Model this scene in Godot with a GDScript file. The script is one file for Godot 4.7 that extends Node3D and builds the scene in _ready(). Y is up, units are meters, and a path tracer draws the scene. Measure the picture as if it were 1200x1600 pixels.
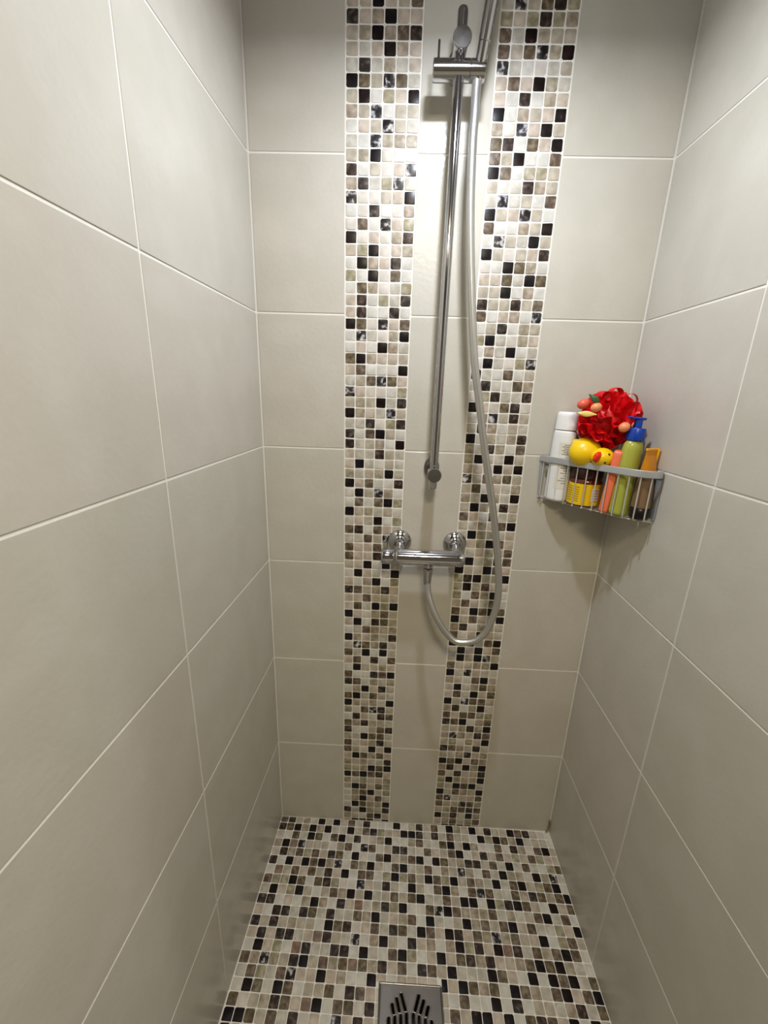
extends Node3D
# A tiled shower cubicle. World: x to the right, y up, z out of the back wall towards the door.

const CEIL := 2.13
const WIDE := 0.8675
const DEEP := 1.02
const SL := -0.02966      # the left wall leans out this much per metre of depth
const SR := -0.016886     # the right wall leans in
const ROW := 0.3025
const PITCH := 0.0245254

var rng := RandomNumberGenerator.new()
var mats := {}
var used := {}
var chips := []
var grout: StandardMaterial3D
var chrome: StandardMaterial3D
var steel: StandardMaterial3D


func _ready() -> void:
	rng.seed = 20240611
	# ---- camera
	var cam := Camera3D.new()
	cam.name = "camera"
	cam.fov = 102.441
	cam.near = 0.02
	cam.far = 30.0
	add_child(cam)
	cam.position = Vector3(0.3308, 1.3444, 1.01156)
	cam.rotation = Vector3(-0.280824, 0.026576, 0.030544)
	cam.current = true
	# ---- sky, exposure
	var env := Environment.new()
	env.background_mode = Environment.BG_COLOR
	env.background_color = Color(0.02, 0.02, 0.02)
	env.tonemap_mode = Environment.TONE_MAPPER_LINEAR
	env.tonemap_exposure = 1.0
	env.sdfgi_enabled = true
	env.ssao_enabled = true
	env.ssil_enabled = true
	var we := WorldEnvironment.new()
	we.name = "world_environment"
	we.environment = env
	add_child(we)
	# ---- lamps: the shower downlight, and two ceiling lamps in the bathroom behind the camera
	area_light("shower_lamp", Vector3(0.43, 2.01, 0.38), 0.045, 0.67, Color(0.925, 0.952, 1.0))
	var halo := OmniLight3D.new()      # what the downlight's frosted rim lets out sideways
	halo.name = "shower_lamp_rim"
	halo.light_energy = 0.055
	halo.light_size = 0.03
	halo.light_color = Color(0.95, 0.965, 1.0)
	halo.omni_range = 12.0
	halo.omni_attenuation = 2.0
	halo.shadow_enabled = true
	add_child(halo)
	halo.position = Vector3(0.43, 2.0, 0.38)
	area_light("bathroom_lamp", Vector3(0.45, 2.21, 1.62), 0.30, 1.85, Color(1.0, 0.94, 0.80))
	area_light("side_lamp", Vector3(1.90, 2.21, 1.625), 0.06, 1.3, Color(1.0, 0.99, 0.98))

	make_materials()
	make_chips()
	build_room()
	build_back_wall()
	build_side_walls()
	build_bands()
	build_floor()
	build_lamps()
	build_drain()
	build_rail()
	build_hand_shower()
	build_mixer()
	build_hose()
	build_basket()
	build_bottle()
	build_jar()
	build_duck()
	build_soap()
	build_pump_bottle()
	build_tube()
	build_sponge()


# ------------------------------------------------------------------ helpers

func area_light(called: String, at: Vector3, size: float, energy: float, color: Color) -> void:
	var l := AreaLight3D.new()
	l.name = called
	l.area_size = Vector2(size, size)
	l.light_energy = energy
	l.light_color = color
	l.shadow_enabled = true
	l.set("area_range", 12.0)
	l.set("area_attenuation", 2.0)
	add_child(l)
	l.position = at
	l.rotation_degrees = Vector3(-90, 0, 0)


func numbered(called: String, parent: Node) -> String:
	var key := "%d/%s" % [parent.get_instance_id(), called]
	var n: int = used.get(key, 0)
	used[key] = n + 1
	return called if n == 0 else "%s_%03d" % [called, n]


func put(called: String, mesh: Mesh, mat: Material, parent: Node = self, at := Transform3D()) -> MeshInstance3D:
	var m := MeshInstance3D.new()
	m.name = numbered(called, parent)
	m.mesh = mesh
	if mat:
		m.material_override = mat
	parent.add_child(m, true)
	m.transform = at
	return m


func done(called: String, st: SurfaceTool, mat: Material, parent: Node = self, at := Transform3D()) -> MeshInstance3D:
	return put(called, st.commit(), mat, parent, at)


func begin() -> SurfaceTool:
	var st := SurfaceTool.new()
	st.begin(Mesh.PRIMITIVE_TRIANGLES)
	return st


func thing(called: String, label: String, category: String, at := Vector3.ZERO) -> Node3D:
	var o := Node3D.new()
	o.name = numbered(called, self)
	add_child(o, true)
	o.position = at
	o.set_meta("label", label)
	o.set_meta("category", category)
	return o


func structure(called: String, label: String) -> Node3D:
	var o := Node3D.new()
	o.name = called
	add_child(o, true)
	o.set_meta("kind", "structure")
	o.set_meta("category", "mosaic strip" if called.begins_with("trim") else called.get_slice("_", 0))
	o.set_meta("label", label)
	return o


func xf(at: Vector3, turn := Vector3.ZERO) -> Transform3D:
	return Transform3D(Basis.from_euler(turn), at)


func along(a: Vector3, b: Vector3) -> Transform3D:      # y axis from a towards b
	var y := (b - a).normalized()
	var x := y.cross(Vector3(0.31, 0.17, 0.94)).normalized()
	return Transform3D(Basis(x, y, x.cross(y)), a)


func tri(st: SurfaceTool, a: Vector3, b: Vector3, c: Vector3, na: Vector3, nb: Vector3, nc: Vector3, ua := Vector2.ZERO, ub := Vector2.ZERO, uc := Vector2.ZERO) -> void:
	var face := (b - a).cross(c - a)
	if face.length_squared() < 1e-20:
		return
	st.set_uv(ua)
	st.set_normal(na)
	st.add_vertex(a)
	if face.dot(na + nb + nc) < 0.0:
		st.set_uv(ub)
		st.set_normal(nb)
		st.add_vertex(b)
		st.set_uv(uc)
		st.set_normal(nc)
		st.add_vertex(c)
	else:
		st.set_uv(uc)
		st.set_normal(nc)
		st.add_vertex(c)
		st.set_uv(ub)
		st.set_normal(nb)
		st.add_vertex(b)


func flat(st: SurfaceTool, pts: Array, centre: Vector3) -> void:      # a convex flat face that looks away from centre
	var a: Vector3 = pts[0]
	var n := Vector3.ZERO
	for i in range(1, pts.size() - 1):
		n += (pts[i] - a).cross(pts[i + 1] - a)
	n = n.normalized()
	if n.dot(a - centre) < 0.0:
		n = -n
	for i in range(1, pts.size() - 1):
		tri(st, a, pts[i], pts[i + 1], n, n, n)


func box(st: SurfaceTool, size: Vector3, bevel: float, t := Transform3D()) -> void:
	var h := size / 2.0
	var b := minf(bevel, minf(h.x, minf(h.y, h.z)) * 0.98)
	var c := t.origin
	for ax in 3:
		var u := (ax + 1) % 3
		var v := (ax + 2) % 3
		for s in [-1.0, 1.0]:
			var q := []
			for k in [[-1, -1], [1, -1], [1, 1], [-1, 1]]:
				var p := Vector3.ZERO
				p[ax] = s * h[ax]
				p[u] = k[0] * (h[u] - b)
				p[v] = k[1] * (h[v] - b)
				q.append(t * p)
			flat(st, q, c)
			if b <= 0.0:
				continue
			for r in [-1.0, 1.0]:      # the edge between the faces s along ax and r along u
				var e := []
				for k in [-1, 1]:
					var p := Vector3.ZERO
					p[ax] = s * h[ax]
					p[u] = r * (h[u] - b)
					p[v] = k * (h[v] - b)
					e.append(t * p)
				for k in [1, -1]:
					var p := Vector3.ZERO
					p[ax] = s * (h[ax] - b)
					p[u] = r * h[u]
					p[v] = k * (h[v] - b)
					e.append(t * p)
				flat(st, e, c)
	if b > 0.0:
		for sx in [-1.0, 1.0]:
			for sy in [-1.0, 1.0]:
				for sz in [-1.0, 1.0]:
					var o := Vector3(sx * (h.x - b), sy * (h.y - b), sz * (h.z - b))
					flat(st, [t * (o + Vector3(sx * b, 0, 0)), t * (o + Vector3(0, sy * b, 0)), t * (o + Vector3(0, 0, sz * b))], c)


func chip(w: float, h: float, d: float, bevel: float, corner: float, jitter := 0.0) -> ArrayMesh:      # a tile: back at z 0, face at z d
	var st := begin()
	var ring := []
	for k in [[1, -1, 0], [1, 1, 1], [-1, 1, 0], [-1, -1, 1]]:
		var c := corner * (1.0 + rng.randf_range(-0.5, 1.2) * (1.0 if jitter > 0.0 else 0.0))
		var px: float = k[0] * w / 2.0
		var py: float = k[1] * h / 2.0
		var one := Vector3(px, py - k[1] * c, 0)
		var two := Vector3(px - k[0] * c, py, 0)
		ring.append_array([one, two] if k[2] == 0 else [one, two])
		if k[0] * k[1] > 0:
			pass
	# order the eight points round the tile
	ring.sort_custom(func(p, q): return atan2(p.y / h, p.x / w) < atan2(q.y / h, q.x / w))
	var outer := []
	var inner := []
	for p in ring:
		var o: Vector3 = p + Vector3(rng.randf_range(-jitter, jitter), rng.randf_range(-jitter, jitter), 0)
		outer.append(o)
		inner.append(Vector3(o.x - signf(o.x) * bevel, o.y - signf(o.y) * bevel, d + rng.randf_range(-jitter, jitter) * 0.3))
	var mid := Vector3(0, 0, d * 0.4)
	var n: int = ring.size()
	for i in n:
		var j := (i + 1) % n
		var a: Vector3 = outer[i]
		var b: Vector3 = outer[j]
		var up := Vector3(0, 0, d - bevel * 0.8)
		flat(st, [a, b, b + up, a + up], mid)
		var na := Vector3(a.x, a.y, 0).normalized()
		var nb := Vector3(b.x, b.y, 0).normalized()
		flat(st, [a + up, b + up, inner[j], inner[i]], mid)
		tri(st, Vector3(0, 0, d), inner[i], inner[j], Vector3.BACK, (Vector3.BACK * 3.0 + na * minf(1.0, jitter * 1200.0)).normalized(), (Vector3.BACK * 3.0 + nb * minf(1.0, jitter * 1200.0)).normalized())
	return st.commit()


func lathe(st: SurfaceTool, prof: Array, segs := 32, t := Transform3D()) -> void:      # prof: Vector2(radius, height) from the bottom up, round y
	var nrm := []
	for i in prof.size() - 1:
		var d: Vector2 = prof[i + 1] - prof[i]
		nrm.append(Vector2(d.y, -d.x).normalized())
	for i in prof.size() - 1:
		var n0: Vector2 = nrm[i]
		var n1: Vector2 = nrm[i]
		if i > 0 and nrm[i].dot(nrm[i - 1]) > 0.75:
			n0 = (nrm[i] + nrm[i - 1]).normalized()
		if i < nrm.size() - 1 and nrm[i].dot(nrm[i + 1]) > 0.75:
			n1 = (nrm[i] + nrm[i + 1]).normalized()
		for k in segs:
			var a := TAU * k / segs
			var b := TAU * (k + 1) / segs
			var da := Vector3(cos(a), 0, sin(a))
			var db := Vector3(cos(b), 0, sin(b))
			var up := Vector3.UP
			var p: Vector2 = prof[i]
			var q: Vector2 = prof[i + 1]
			var v := [t * (da * p.x + up * p.y), t * (db * p.x + up * p.y), t * (db * q.x + up * q.y), t * (da * q.x + up * q.y)]
			var m := [t.basis * (da * n0.x + up * n0.y), t.basis * (db * n0.x + up * n0.y), t.basis * (db * n1.x + up * n1.y), t.basis * (da * n1.x + up * n1.y)]
			tri(st, v[0], v[1], v[2], m[0], m[1], m[2])
			tri(st, v[0], v[2], v[3], m[0], m[2], m[3])


func loft(st: SurfaceTool, rings: Array, caps := true, closed := true, uv := false) -> void:      # rings of equally many points
	var rows := rings.size()
	var n: int = rings[0].size()
	var mids := []
	for r in rings:
		var c := Vector3.ZERO
		for p in r:
			c += p
		mids.append(c / n)
	var nrm := []
	for i in rows:
		var line := []
		for k in n:
			var kp := (k + 1) % n if closed else mini(k + 1, n - 1)
			var km := (k - 1 + n) % n if closed else maxi(k - 1, 0)
			var du: Vector3 = rings[i][kp] - rings[i][km]
			var dv: Vector3 = rings[mini(i + 1, rows - 1)][k] - rings[maxi(i - 1, 0)][k]
			var m := du.cross(dv).normalized()
			line.append(m)
		nrm.append(line)
	# make all normals look out, judged on the widest ring
	var score := 0.0
	for i in rows:
		for k in n:
			score += nrm[i][k].dot(rings[i][k] - mids[i])
	var s := 1.0 if score >= 0.0 else -1.0
	for i in rows - 1:
		for k in (n if closed else n - 1):
			var kk := (k + 1) % n
			var u0 := float(k) / (n - (0 if closed else 1))
			var u1 := float(k + 1) / (n - (0 if closed else 1))
			var v0 := 1.0 - float(i) / (rows - 1)
			var v1 := 1.0 - float(i + 1) / (rows - 1)
			tri(st, rings[i][k], rings[i][kk], rings[i + 1][kk], s * nrm[i][k], s * nrm[i][kk], s * nrm[i + 1][kk], Vector2(u0, v0), Vector2(u1, v0), Vector2(u1, v1))
			tri(st, rings[i][k], rings[i + 1][kk], rings[i + 1][k], s * nrm[i][k], s * nrm[i + 1][kk], s * nrm[i + 1][k], Vector2(u0, v0), Vector2(u1, v1), Vector2(u0, v1))
	if caps:
		for e in [[0, 1], [rows - 1, rows - 2]]:
			var out: Vector3 = (mids[e[0]] - mids[e[1]]).normalized()
			for k in n:
				var kk := (k + 1) % n
				tri(st, mids[e[0]], rings[e[0]][k], rings[e[0]][kk], out, out, out)


func smooth_path(pts: Array, per := 6) -> Array:      # Catmull-Rom
	var out := []
	for i in pts.size() - 1:
		var a: Vector3 = pts[maxi(i - 1, 0)]
		var b: Vector3 = pts[i]
		var c: Vector3 = pts[i + 1]
		var d: Vector3 = pts[mini(i + 2, pts.size() - 1)]
		for k in per:
			out.append(b.cubic_interpolate(c, a, d, float(k) / per))
	out.append(pts[-1])
	return out


func tube(st: SurfaceTool, pts: Array, r: float, segs := 10, closed := false, ends := []) -> void:
	var rings := []
	var n := pts.size()
	var x := Vector3.ZERO
	for i in n:
		var a: Vector3 = pts[(i - 1 + n) % n] if closed else pts[maxi(i - 1, 0)]
		var b: Vector3 = pts[(i + 1) % n] if closed else pts[mini(i + 1, n - 1)]
		var d := (b - a).normalized()
		if x == Vector3.ZERO:
			x = d.cross(Vector3.UP if absf(d.y) < 0.9 else Vector3.RIGHT).normalized()
		x = (x - d * d.dot(x)).normalized()
		var y := d.cross(x)
		var ring := []
		for k in segs:
			var w := TAU * k / segs
			ring.append(pts[i] + (x * cos(w) + y * sin(w)) * r)
		rings.append(ring)
	if closed:
		rings.append(rings[0])
	loft(st, rings, not closed)


func ring_of(c: Vector3, ax: Vector3, ay: Vector3, n := 24, power := 2.0) -> Array:      # a (super)ellipse
	var out := []
	for k in n:
		var a := TAU * k / n
		var cx := signf(cos(a)) * pow(absf(cos(a)), 2.0 / power)
		var sy := signf(sin(a)) * pow(absf(sin(a)), 2.0 / power)
		out.append(c + ax * cx + ay * sy)
	return out


func ball(st: SurfaceTool, c: Vector3, r: Vector3, t := Transform3D(), rows := 12, segs := 18) -> void:
	for i in rows:
		for k in segs:
			var q := []
			for e in [[0, 0], [0, 1], [1, 1], [1, 0]]:
				var la: float = PI * (i + e[0]) / rows - PI / 2.0
				var lo: float = TAU * (k + e[1]) / segs
				q.append(Vector3(cos(la) * cos(lo), sin(la), cos(la) * sin(lo)))
			var v := []
			var m := []
			for p in q:
				v.append(t * (c + p * r))
				m.append((t.basis * (p / r)).normalized())
			tri(st, v[0], v[1], v[2], m[0], m[1], m[2])
			tri(st, v[0], v[2], v[3], m[0], m[2], m[3])


# ------------------------------------------------------------------ materials

func plain(c: Color, rough := 0.5, metal := 0.0) -> StandardMaterial3D:
	var m := StandardMaterial3D.new()
	m.albedo_color = c
	m.roughness = rough
	m.metallic = metal
	return m


func marble(seed_no: int, freq: float, colours: Array, offsets: Array, ridged := false) -> NoiseTexture2D:
	var n := FastNoiseLite.new()
	n.seed = seed_no
	n.noise_type = FastNoiseLite.TYPE_SIMPLEX_SMOOTH
	n.frequency = freq
	n.fractal_type = FastNoiseLite.FRACTAL_RIDGED if ridged else FastNoiseLite.FRACTAL_FBM
	n.fractal_octaves = 4
	n.domain_warp_enabled = true
	n.domain_warp_amplitude = 25.0
	n.domain_warp_frequency = 0.02
	var g := Gradient.new()
	g.colors = PackedColorArray(colours)
	g.offsets = PackedFloat32Array(offsets)
	var t := NoiseTexture2D.new()
	t.width = 512
	t.height = 512
	t.seamless = true
	t.noise = n
	t.color_ramp = g
	return t


func stone(key: String, tex: Texture2D, tints: Array, rough: float) -> void:
	var list := []
	for k in tints:
		var m := plain(k, rough)
		m.metallic_specular = 0.36
		m.albedo_texture = tex
		m.uv1_triplanar = true
		m.uv1_world_triplanar = true
		m.uv1_scale = Vector3.ONE * 5.0
		m.uv1_offset = Vector3(rng.randf(), rng.randf(), rng.randf())
		list.append(m)
	mats[key] = list


func make_materials() -> void:
	grout = plain(Color(0.90, 0.89, 0.86), 0.85)
	chrome = plain(Color(0.74, 0.74, 0.755), 0.10, 1.0)
	steel = plain(Color(0.54, 0.52, 0.50), 0.27, 1.0)
	var W := Color.WHITE
	stone("w", marble(1, 0.012, [Color(0.755, 0.74, 0.705), Color(0.835, 0.82, 0.79)], [0.25, 0.8]), [W, Color(1.0, 0.98, 0.97), Color(0.985, 0.985, 0.98)], 0.42)
	stone("l", marble(2, 0.014, [Color(0.67, 0.645, 0.595), Color(0.745, 0.72, 0.672), Color(0.80, 0.78, 0.737)], [0.2, 0.55, 0.85]), [W, Color(0.95, 0.93, 0.90), Color(1.0, 0.96, 0.94)], 0.42)
	stone("b", marble(3, 0.018, [Color(0.54, 0.50, 0.43), Color(0.645, 0.605, 0.53), Color(0.73, 0.69, 0.63)], [0.2, 0.55, 0.85]), [W, Color(0.96, 0.97, 0.93), Color(0.98, 0.96, 0.96)], 0.4)
	stone("t", marble(4, 0.022, [Color(0.30, 0.26, 0.215), Color(0.42, 0.37, 0.31), Color(0.58, 0.53, 0.47)], [0.2, 0.55, 0.9]), [W, Color(0.95, 0.94, 0.88), Color(0.96, 0.93, 0.93)], 0.36)
	stone("u", marble(5, 0.024, [Color(0.15, 0.13, 0.12), Color(0.26, 0.23, 0.21), Color(0.50, 0.46, 0.43)], [0.25, 0.6, 0.95]), [W, Color(1.0, 0.93, 0.90)], 0.32)
	stone("d", marble(6, 0.02, [Color(0.06, 0.045, 0.05), Color(0.12, 0.09, 0.09), Color(0.17, 0.14, 0.14), Color(0.55, 0.52, 0.52)], [0.2, 0.6, 0.88, 0.98]), [W, Color(0.9, 0.92, 1.05), Color(1.0, 0.88, 0.85)], 0.3)
	stone("m", marble(7, 0.022, [Color(0.10, 0.085, 0.085), Color(0.22, 0.20, 0.20), Color(0.62, 0.60, 0.59), Color(0.85, 0.84, 0.83)], [0.30, 0.52, 0.66, 0.85]), [W, Color(0.95, 0.96, 1.0)], 0.3)
	stone("o", marble(8, 0.018, [Color(0.46, 0.385, 0.33), Color(0.58, 0.50, 0.44)], [0.3, 0.75]), [W, Color(1.0, 0.95, 0.95)], 0.4)
	# the big glazed wall tiles: cream with the faintest mottling, a satin glaze with a fine tooth
	var glaze := marble(9, 0.006, [Color(0.756, 0.740, 0.693), Color(0.772, 0.756, 0.711)], [0.3, 0.75])
	var tooth := NoiseTexture2D.new()
	tooth.width = 512
	tooth.height = 512
	tooth.seamless = true
	tooth.as_normal_map = true
	tooth.bump_strength = 1.2
	var tn := FastNoiseLite.new()
	tn.seed = 33
	tn.frequency = 0.06
	tooth.noise = tn
	var list := []
	for k in [W, Color(0.985, 0.985, 0.98), Color(1.0, 0.992, 0.995)]:
		var m := plain(k, 0.21)
		m.metallic_specular = 0.34
		m.albedo_texture = glaze
		m.uv1_triplanar = true
		m.uv1_world_triplanar = true
		m.uv1_scale = Vector3.ONE * 2.3
		m.normal_enabled = true
		m.normal_texture = tooth
		m.normal_scale = 0.2
		list.append(m)
	mats["glaze"] = list
	var plaster := plain(Color(0.50, 0.485, 0.46), 0.9)
	mats["plaster"] = [plaster]


func pick(key: String) -> Material:
	var list: Array = mats[key]
	return list[rng.randi() % list.size()]


func make_chips() -> void:
	for i in 8:
		chips.append(chip(0.0224, 0.0224, 0.0062, 0.0009, 0.0014, 0.0003))


# ------------------------------------------------------------------ the room

func slab(called: String, lo: Vector3, hi: Vector3, mat: Material, parent: Node) -> MeshInstance3D:
	var st := begin()
	box(st, hi - lo, 0.0, xf((lo + hi) / 2.0))
	return done(called, st, mat, parent)


func build_room() -> void:
	# the bathroom outside the cubicle, behind the camera
	var pl: Material = mats["plaster"][0]
	var o := structure("wall_front", "pale plaster bathroom wall with the shower opening in it")
	slab("wall_panel", Vector3(-1.0, 0.0, DEEP), Vector3(-0.13, 2.30, DEEP + 0.08), pl, o)
	slab("wall_panel", Vector3(0.955, 0.0, DEEP), Vector3(2.2, 2.30, DEEP + 0.08), pl, o)
	slab("lintel", Vector3(-0.13, CEIL, DEEP), Vector3(0.955, 2.30, DEEP + 0.08), pl, o)
	o = structure("wall_far", "pale plaster bathroom wall facing the shower")
	slab("wall_panel", Vector3(-1.0, 0.0, 2.9), Vector3(2.2, 2.30, 3.0), pl, o)
	o = structure("wall_west", "pale plaster bathroom side wall")
	slab("wall_panel", Vector3(-1.1, 0.0, DEEP), Vector3(-1.0, 2.30, 3.0), pl, o)
	o = structure("wall_east", "pale plaster bathroom side wall beside the door")
	slab("wall_panel", Vector3(2.2, 0.0, DEEP), Vector3(2.3, 2.30, 3.0), pl, o)
	o = structure("ceiling", "white plaster ceiling over shower and bathroom")
	slab("ceiling_panel", Vector3(-0.13, CEIL, -0.1), Vector3(0.97, CEIL + 0.06, DEEP), pl, o)
	slab("ceiling_panel", Vector3(-1.1, 2.30, DEEP), Vector3(2.3, 2.36, 3.0), pl, o)


func wall_tile(parent: Node, frame: Transform3D, a0: float, a1: float, b0: float, b1: float) -> void:
	var gap := 0.0019
	var w := a1 - a0 - 2.0 * gap
	var h := b1 - b0 - 2.0 * gap
	var m := chip(w, h, 0.008, 0.0007, 0.0012)
	var c := frame * Vector3((a0 + a1) / 2.0, (b0 + b1) / 2.0, -0.008)
	put("wall_tile", m, pick("glaze"), parent, Transform3D(frame.basis, c))


func rows_of() -> Array:
	var out := []
	for k in range(-1, 6):
		var top := 1.81508 - k * ROW
		out.append([maxf(top - ROW, 0.0), minf(top, CEIL)])
	return out


func build_back_wall() -> void:
	var o := structure("wall_back", "cream tiled back wall of the shower between two mosaic bands")
	slab("grout_bed", Vector3(-0.13, -0.05, -0.1), Vector3(0.97, CEIL, -0.0012), grout, o)
	for r in rows_of():
		for s in [[0.0008, 0.2028], [0.3499, 0.4952], [0.6422, 0.8668]]:
			wall_tile(o, Transform3D(), s[0], s[1], r[0], r[1])


func build_side_walls() -> void:
	var left := Transform3D(Basis(Vector3(-SL, 0, -1).normalized(), Vector3.UP, Vector3(1, 0, -SL).normalized()), Vector3.ZERO)
	var o := structure("wall_left", "cream tiled left wall of the shower with pale grout lines")
	var st := begin()
	box(st, Vector3(DEEP, CEIL + 0.05, 0.09), 0.0, left * xf(Vector3(-DEEP / 2.0 + 0.0, CEIL / 2.0 - 0.025, -0.0012 - 0.045)))
	done("grout_bed", st, grout, o)
	for r in rows_of():
		for s in [[-0.4167, -0.0008], [-DEEP, -0.4167]]:
			wall_tile(o, left, s[0], s[1], r[0], r[1])
	var right := Transform3D(Basis(Vector3(SR, 0, 1).normalized(), Vector3.UP, Vector3(-1, 0, SR).normalized()), Vector3(WIDE, 0, 0))
	o = structure("wall_right", "cream tiled right wall of the shower behind the wire basket")
	st = begin()
	box(st, Vector3(DEEP, CEIL + 0.05, 0.09), 0.0, right * xf(Vector3(DEEP / 2.0, CEIL / 2.0 - 0.025, -0.0012 - 0.045)))
	done("grout_bed", st, grout, o)
	for r in rows_of():
		for s in [[0.0008, 0.3217], [0.3217, 0.9217], [0.9217, DEEP]]:
			wall_tile(o, right, s[0], s[1], r[0], r[1])


const LEFT_BAND := "lldllt ulbdll lbdbtu llldbl lulbll dtlmtl ldwbld blmwll wllmll lwmbbb lbdlww uwlwlm bulbml mwwlld wwuwwb wtwmlb dwlwbu lbdwlb wdbluw bwdwtw wtbwlb luwblu luwwuw dtwmlt wmlwbd wlwdbl tdblll ltwwwd lltmtl mlwwwb lbldlu dbllml lluwbu uwtdlw ullbwd lllull ldlwll bllbdl dltwwu wdlmbw wtwtdb dlbllw llldwb tuwtll lltlml tlltlb tllulb lldwdl wdllld lwbdwb utlbul lltlll ltldbd dlwbtl ldwutl wltblb dblblu lmtbul tldwdl ltwuwt wdllbl twwutd utwblb wbdlul tdltll dblbld bwtmul wulwut tbubll uwwltu bldttl tllbul tlwdld ldtbtl blbllu blbdtd dtdtul blbllb ldtltb wbtdlb wbdltl wdtbbd uldblu blwtdl ldddld"
const RIGHT_BAND := "lmltub blbubb tldbll tltmbd mlwwll ltldbl lwuwbl dwblld bwmldl tuwtld tbdwwt dtwbbl lwlubl lmllwt dllmlw twwbld wmlldl dlwllu wwdtbw lltldt lldwbw ullult twlbwm wluwbl bdlwbl wbldwl wdlwbm dlwtwl lulwtb wbullu dlltuw lbmlul lubwll dlblbu blubwt bdlldl blldld mltbtl ltwllb bldbld ldbwul tlwull llbltd ldbbll dlbdtl lllblt ldlbdt dlldtl budlbd bdbtll bwtbdw ltlltw tldtdt dltlld buwbll twldll dldltd ldldlt ldbdml tllbbd dlmllw blwtdl ldlbtb ltldlt dlmttl buwbdl tlttbb utdwbt llbubd bmblut lbwbld utblul llbulb dtdltb buldbd twullu bdblld bldtdl dltbld tmlllt tllmtb lbttut dbuldb lbtlbt lddddl"


func build_bands() -> void:
	var n := 0
	for band in [[LEFT_BAND, 0.2028, 0.0, "left", "narrow mosaic band of marble chips running down the wall left of the shower rail"], [RIGHT_BAND, 0.4952, 0.12, "right", "narrow mosaic band of marble chips running down the wall behind the hose"]]:
		n += 1
		var o := structure("trim_%d" % n, band[4])
		var rows := Array(band[0].split(" "))
		for k in 4:
			rows.push_front(rows[11 + k * 7])
		var rest := {}
		slab("grout_bed", Vector3(band[1] + 0.0006, 0.0, -0.0013), Vector3(band[1] + 0.1467, CEIL, -0.0003), grout, o)
		var singles := 0
		for i in rows.size():
			var top: float = 2.045423 - PITCH * (i - 4 - 1 + band[2])
			if top - PITCH > CEIL:
				continue
			var lo := maxf(top - PITCH, 0.0008) + 0.0011
			var hi := minf(top, CEIL - 0.001) - 0.0011
			if hi - lo < 0.003:
				continue
			for j in 6:
				var key: String = rows[i][j]
				var c := Vector3(band[1] + 0.00245 * 0.0 + (j + 0.5) * 0.02451, (lo + hi) / 2.0, -0.0058 + rng.randf_range(-0.0003, 0.0004))
				var b := Basis.from_euler(Vector3(rng.randf_range(-0.02, 0.02), rng.randf_range(-0.02, 0.02), rng.randf_range(-0.015, 0.015)))
				if rng.randf() < 0.5:
					b = b * Basis(Vector3.BACK, PI)
				b = b * Basis.from_scale(Vector3(rng.randf_range(0.985, 1.01), (hi - lo) / 0.0222 * rng.randf_range(0.985, 1.005), 1))
				var t := Transform3D(b, c)
				var mesh: Mesh = chips[rng.randi() % chips.size()]
				if i >= 4 and singles < 300:
					singles += 1
					put("mosaic_tile", mesh, pick(key), o, t)
				else:
					scatter(rest, mesh, pick(key), t)
		joined("mosaic_tiles", rest, o)


func scatter(rest: Dictionary, mesh: Mesh, mat: Material, t: Transform3D) -> void:
	if not rest.has(mat):
		rest[mat] = begin()
	rest[mat].append_from(mesh, 0, t)


func joined(called: String, rest: Dictionary, parent: Node) -> void:
	var m := ArrayMesh.new()
	for mat in rest:
		rest[mat].commit(m)
		m.surface_set_material(m.get_surface_count() - 1, mat)
	var o := put(called, m, null, parent)
	o.set_meta("kind", "stuff")


const FLOOR_ROWS := [
	"tu.b.dbd.t.u...d..u.t.db.d.u..dtu...", "utdbdbd.bd.tub.bddu.ubt.b.dbdtbd....", "..t.dt.td.u..bd..bt..td.db..t.ub.td.", "bdom..b.bt.mt..uu..tb.td.bu.t.b.tb..",
	".ubtbt.ut.d..td.btd.dtlbuu.t.d.t..bt", "u.d.dtdbm.tbd..td..t.blmb.t.dbb.dbm.", ".olt.t.u.d.tt.bdbt.dtbdbtb.dbtd.btd.", "tbbdt.tub..m..u..d..tdb.tmtb.tbutbtd",
	".d.bd...tbd.d..t.td..t.dd.dbudt..d.t", "uu.b.bdb.u.o.bubd..tmdtbbbt.bb.tdbt.", "..uu.ut.u.btbd..bt.db.bdbtbtd.t.bb.d", "u.u.b.b.dtu..t.ut.dt.dubtbmbt.bd.bt.",
	".u.uu..ou..m.bd..u.b.bdbu.dou.tbtdt.", ".dbb.ou..uu.d..tdb..d.tubu..btdtdb..", "tbmb.ud.tbtotbu.t.ut.db..dt..d.dtd.t", ".tb.tm..d.b..d......d.dtbt.dtb.td.td",
	".dt.dt.b.t.ut.........t..d.u.bb.bu.t", "t..but.od.tt.u.......t.ddbd.tut.d.d.", "ddt.t.u...m.u....................bd.",
]


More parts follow.
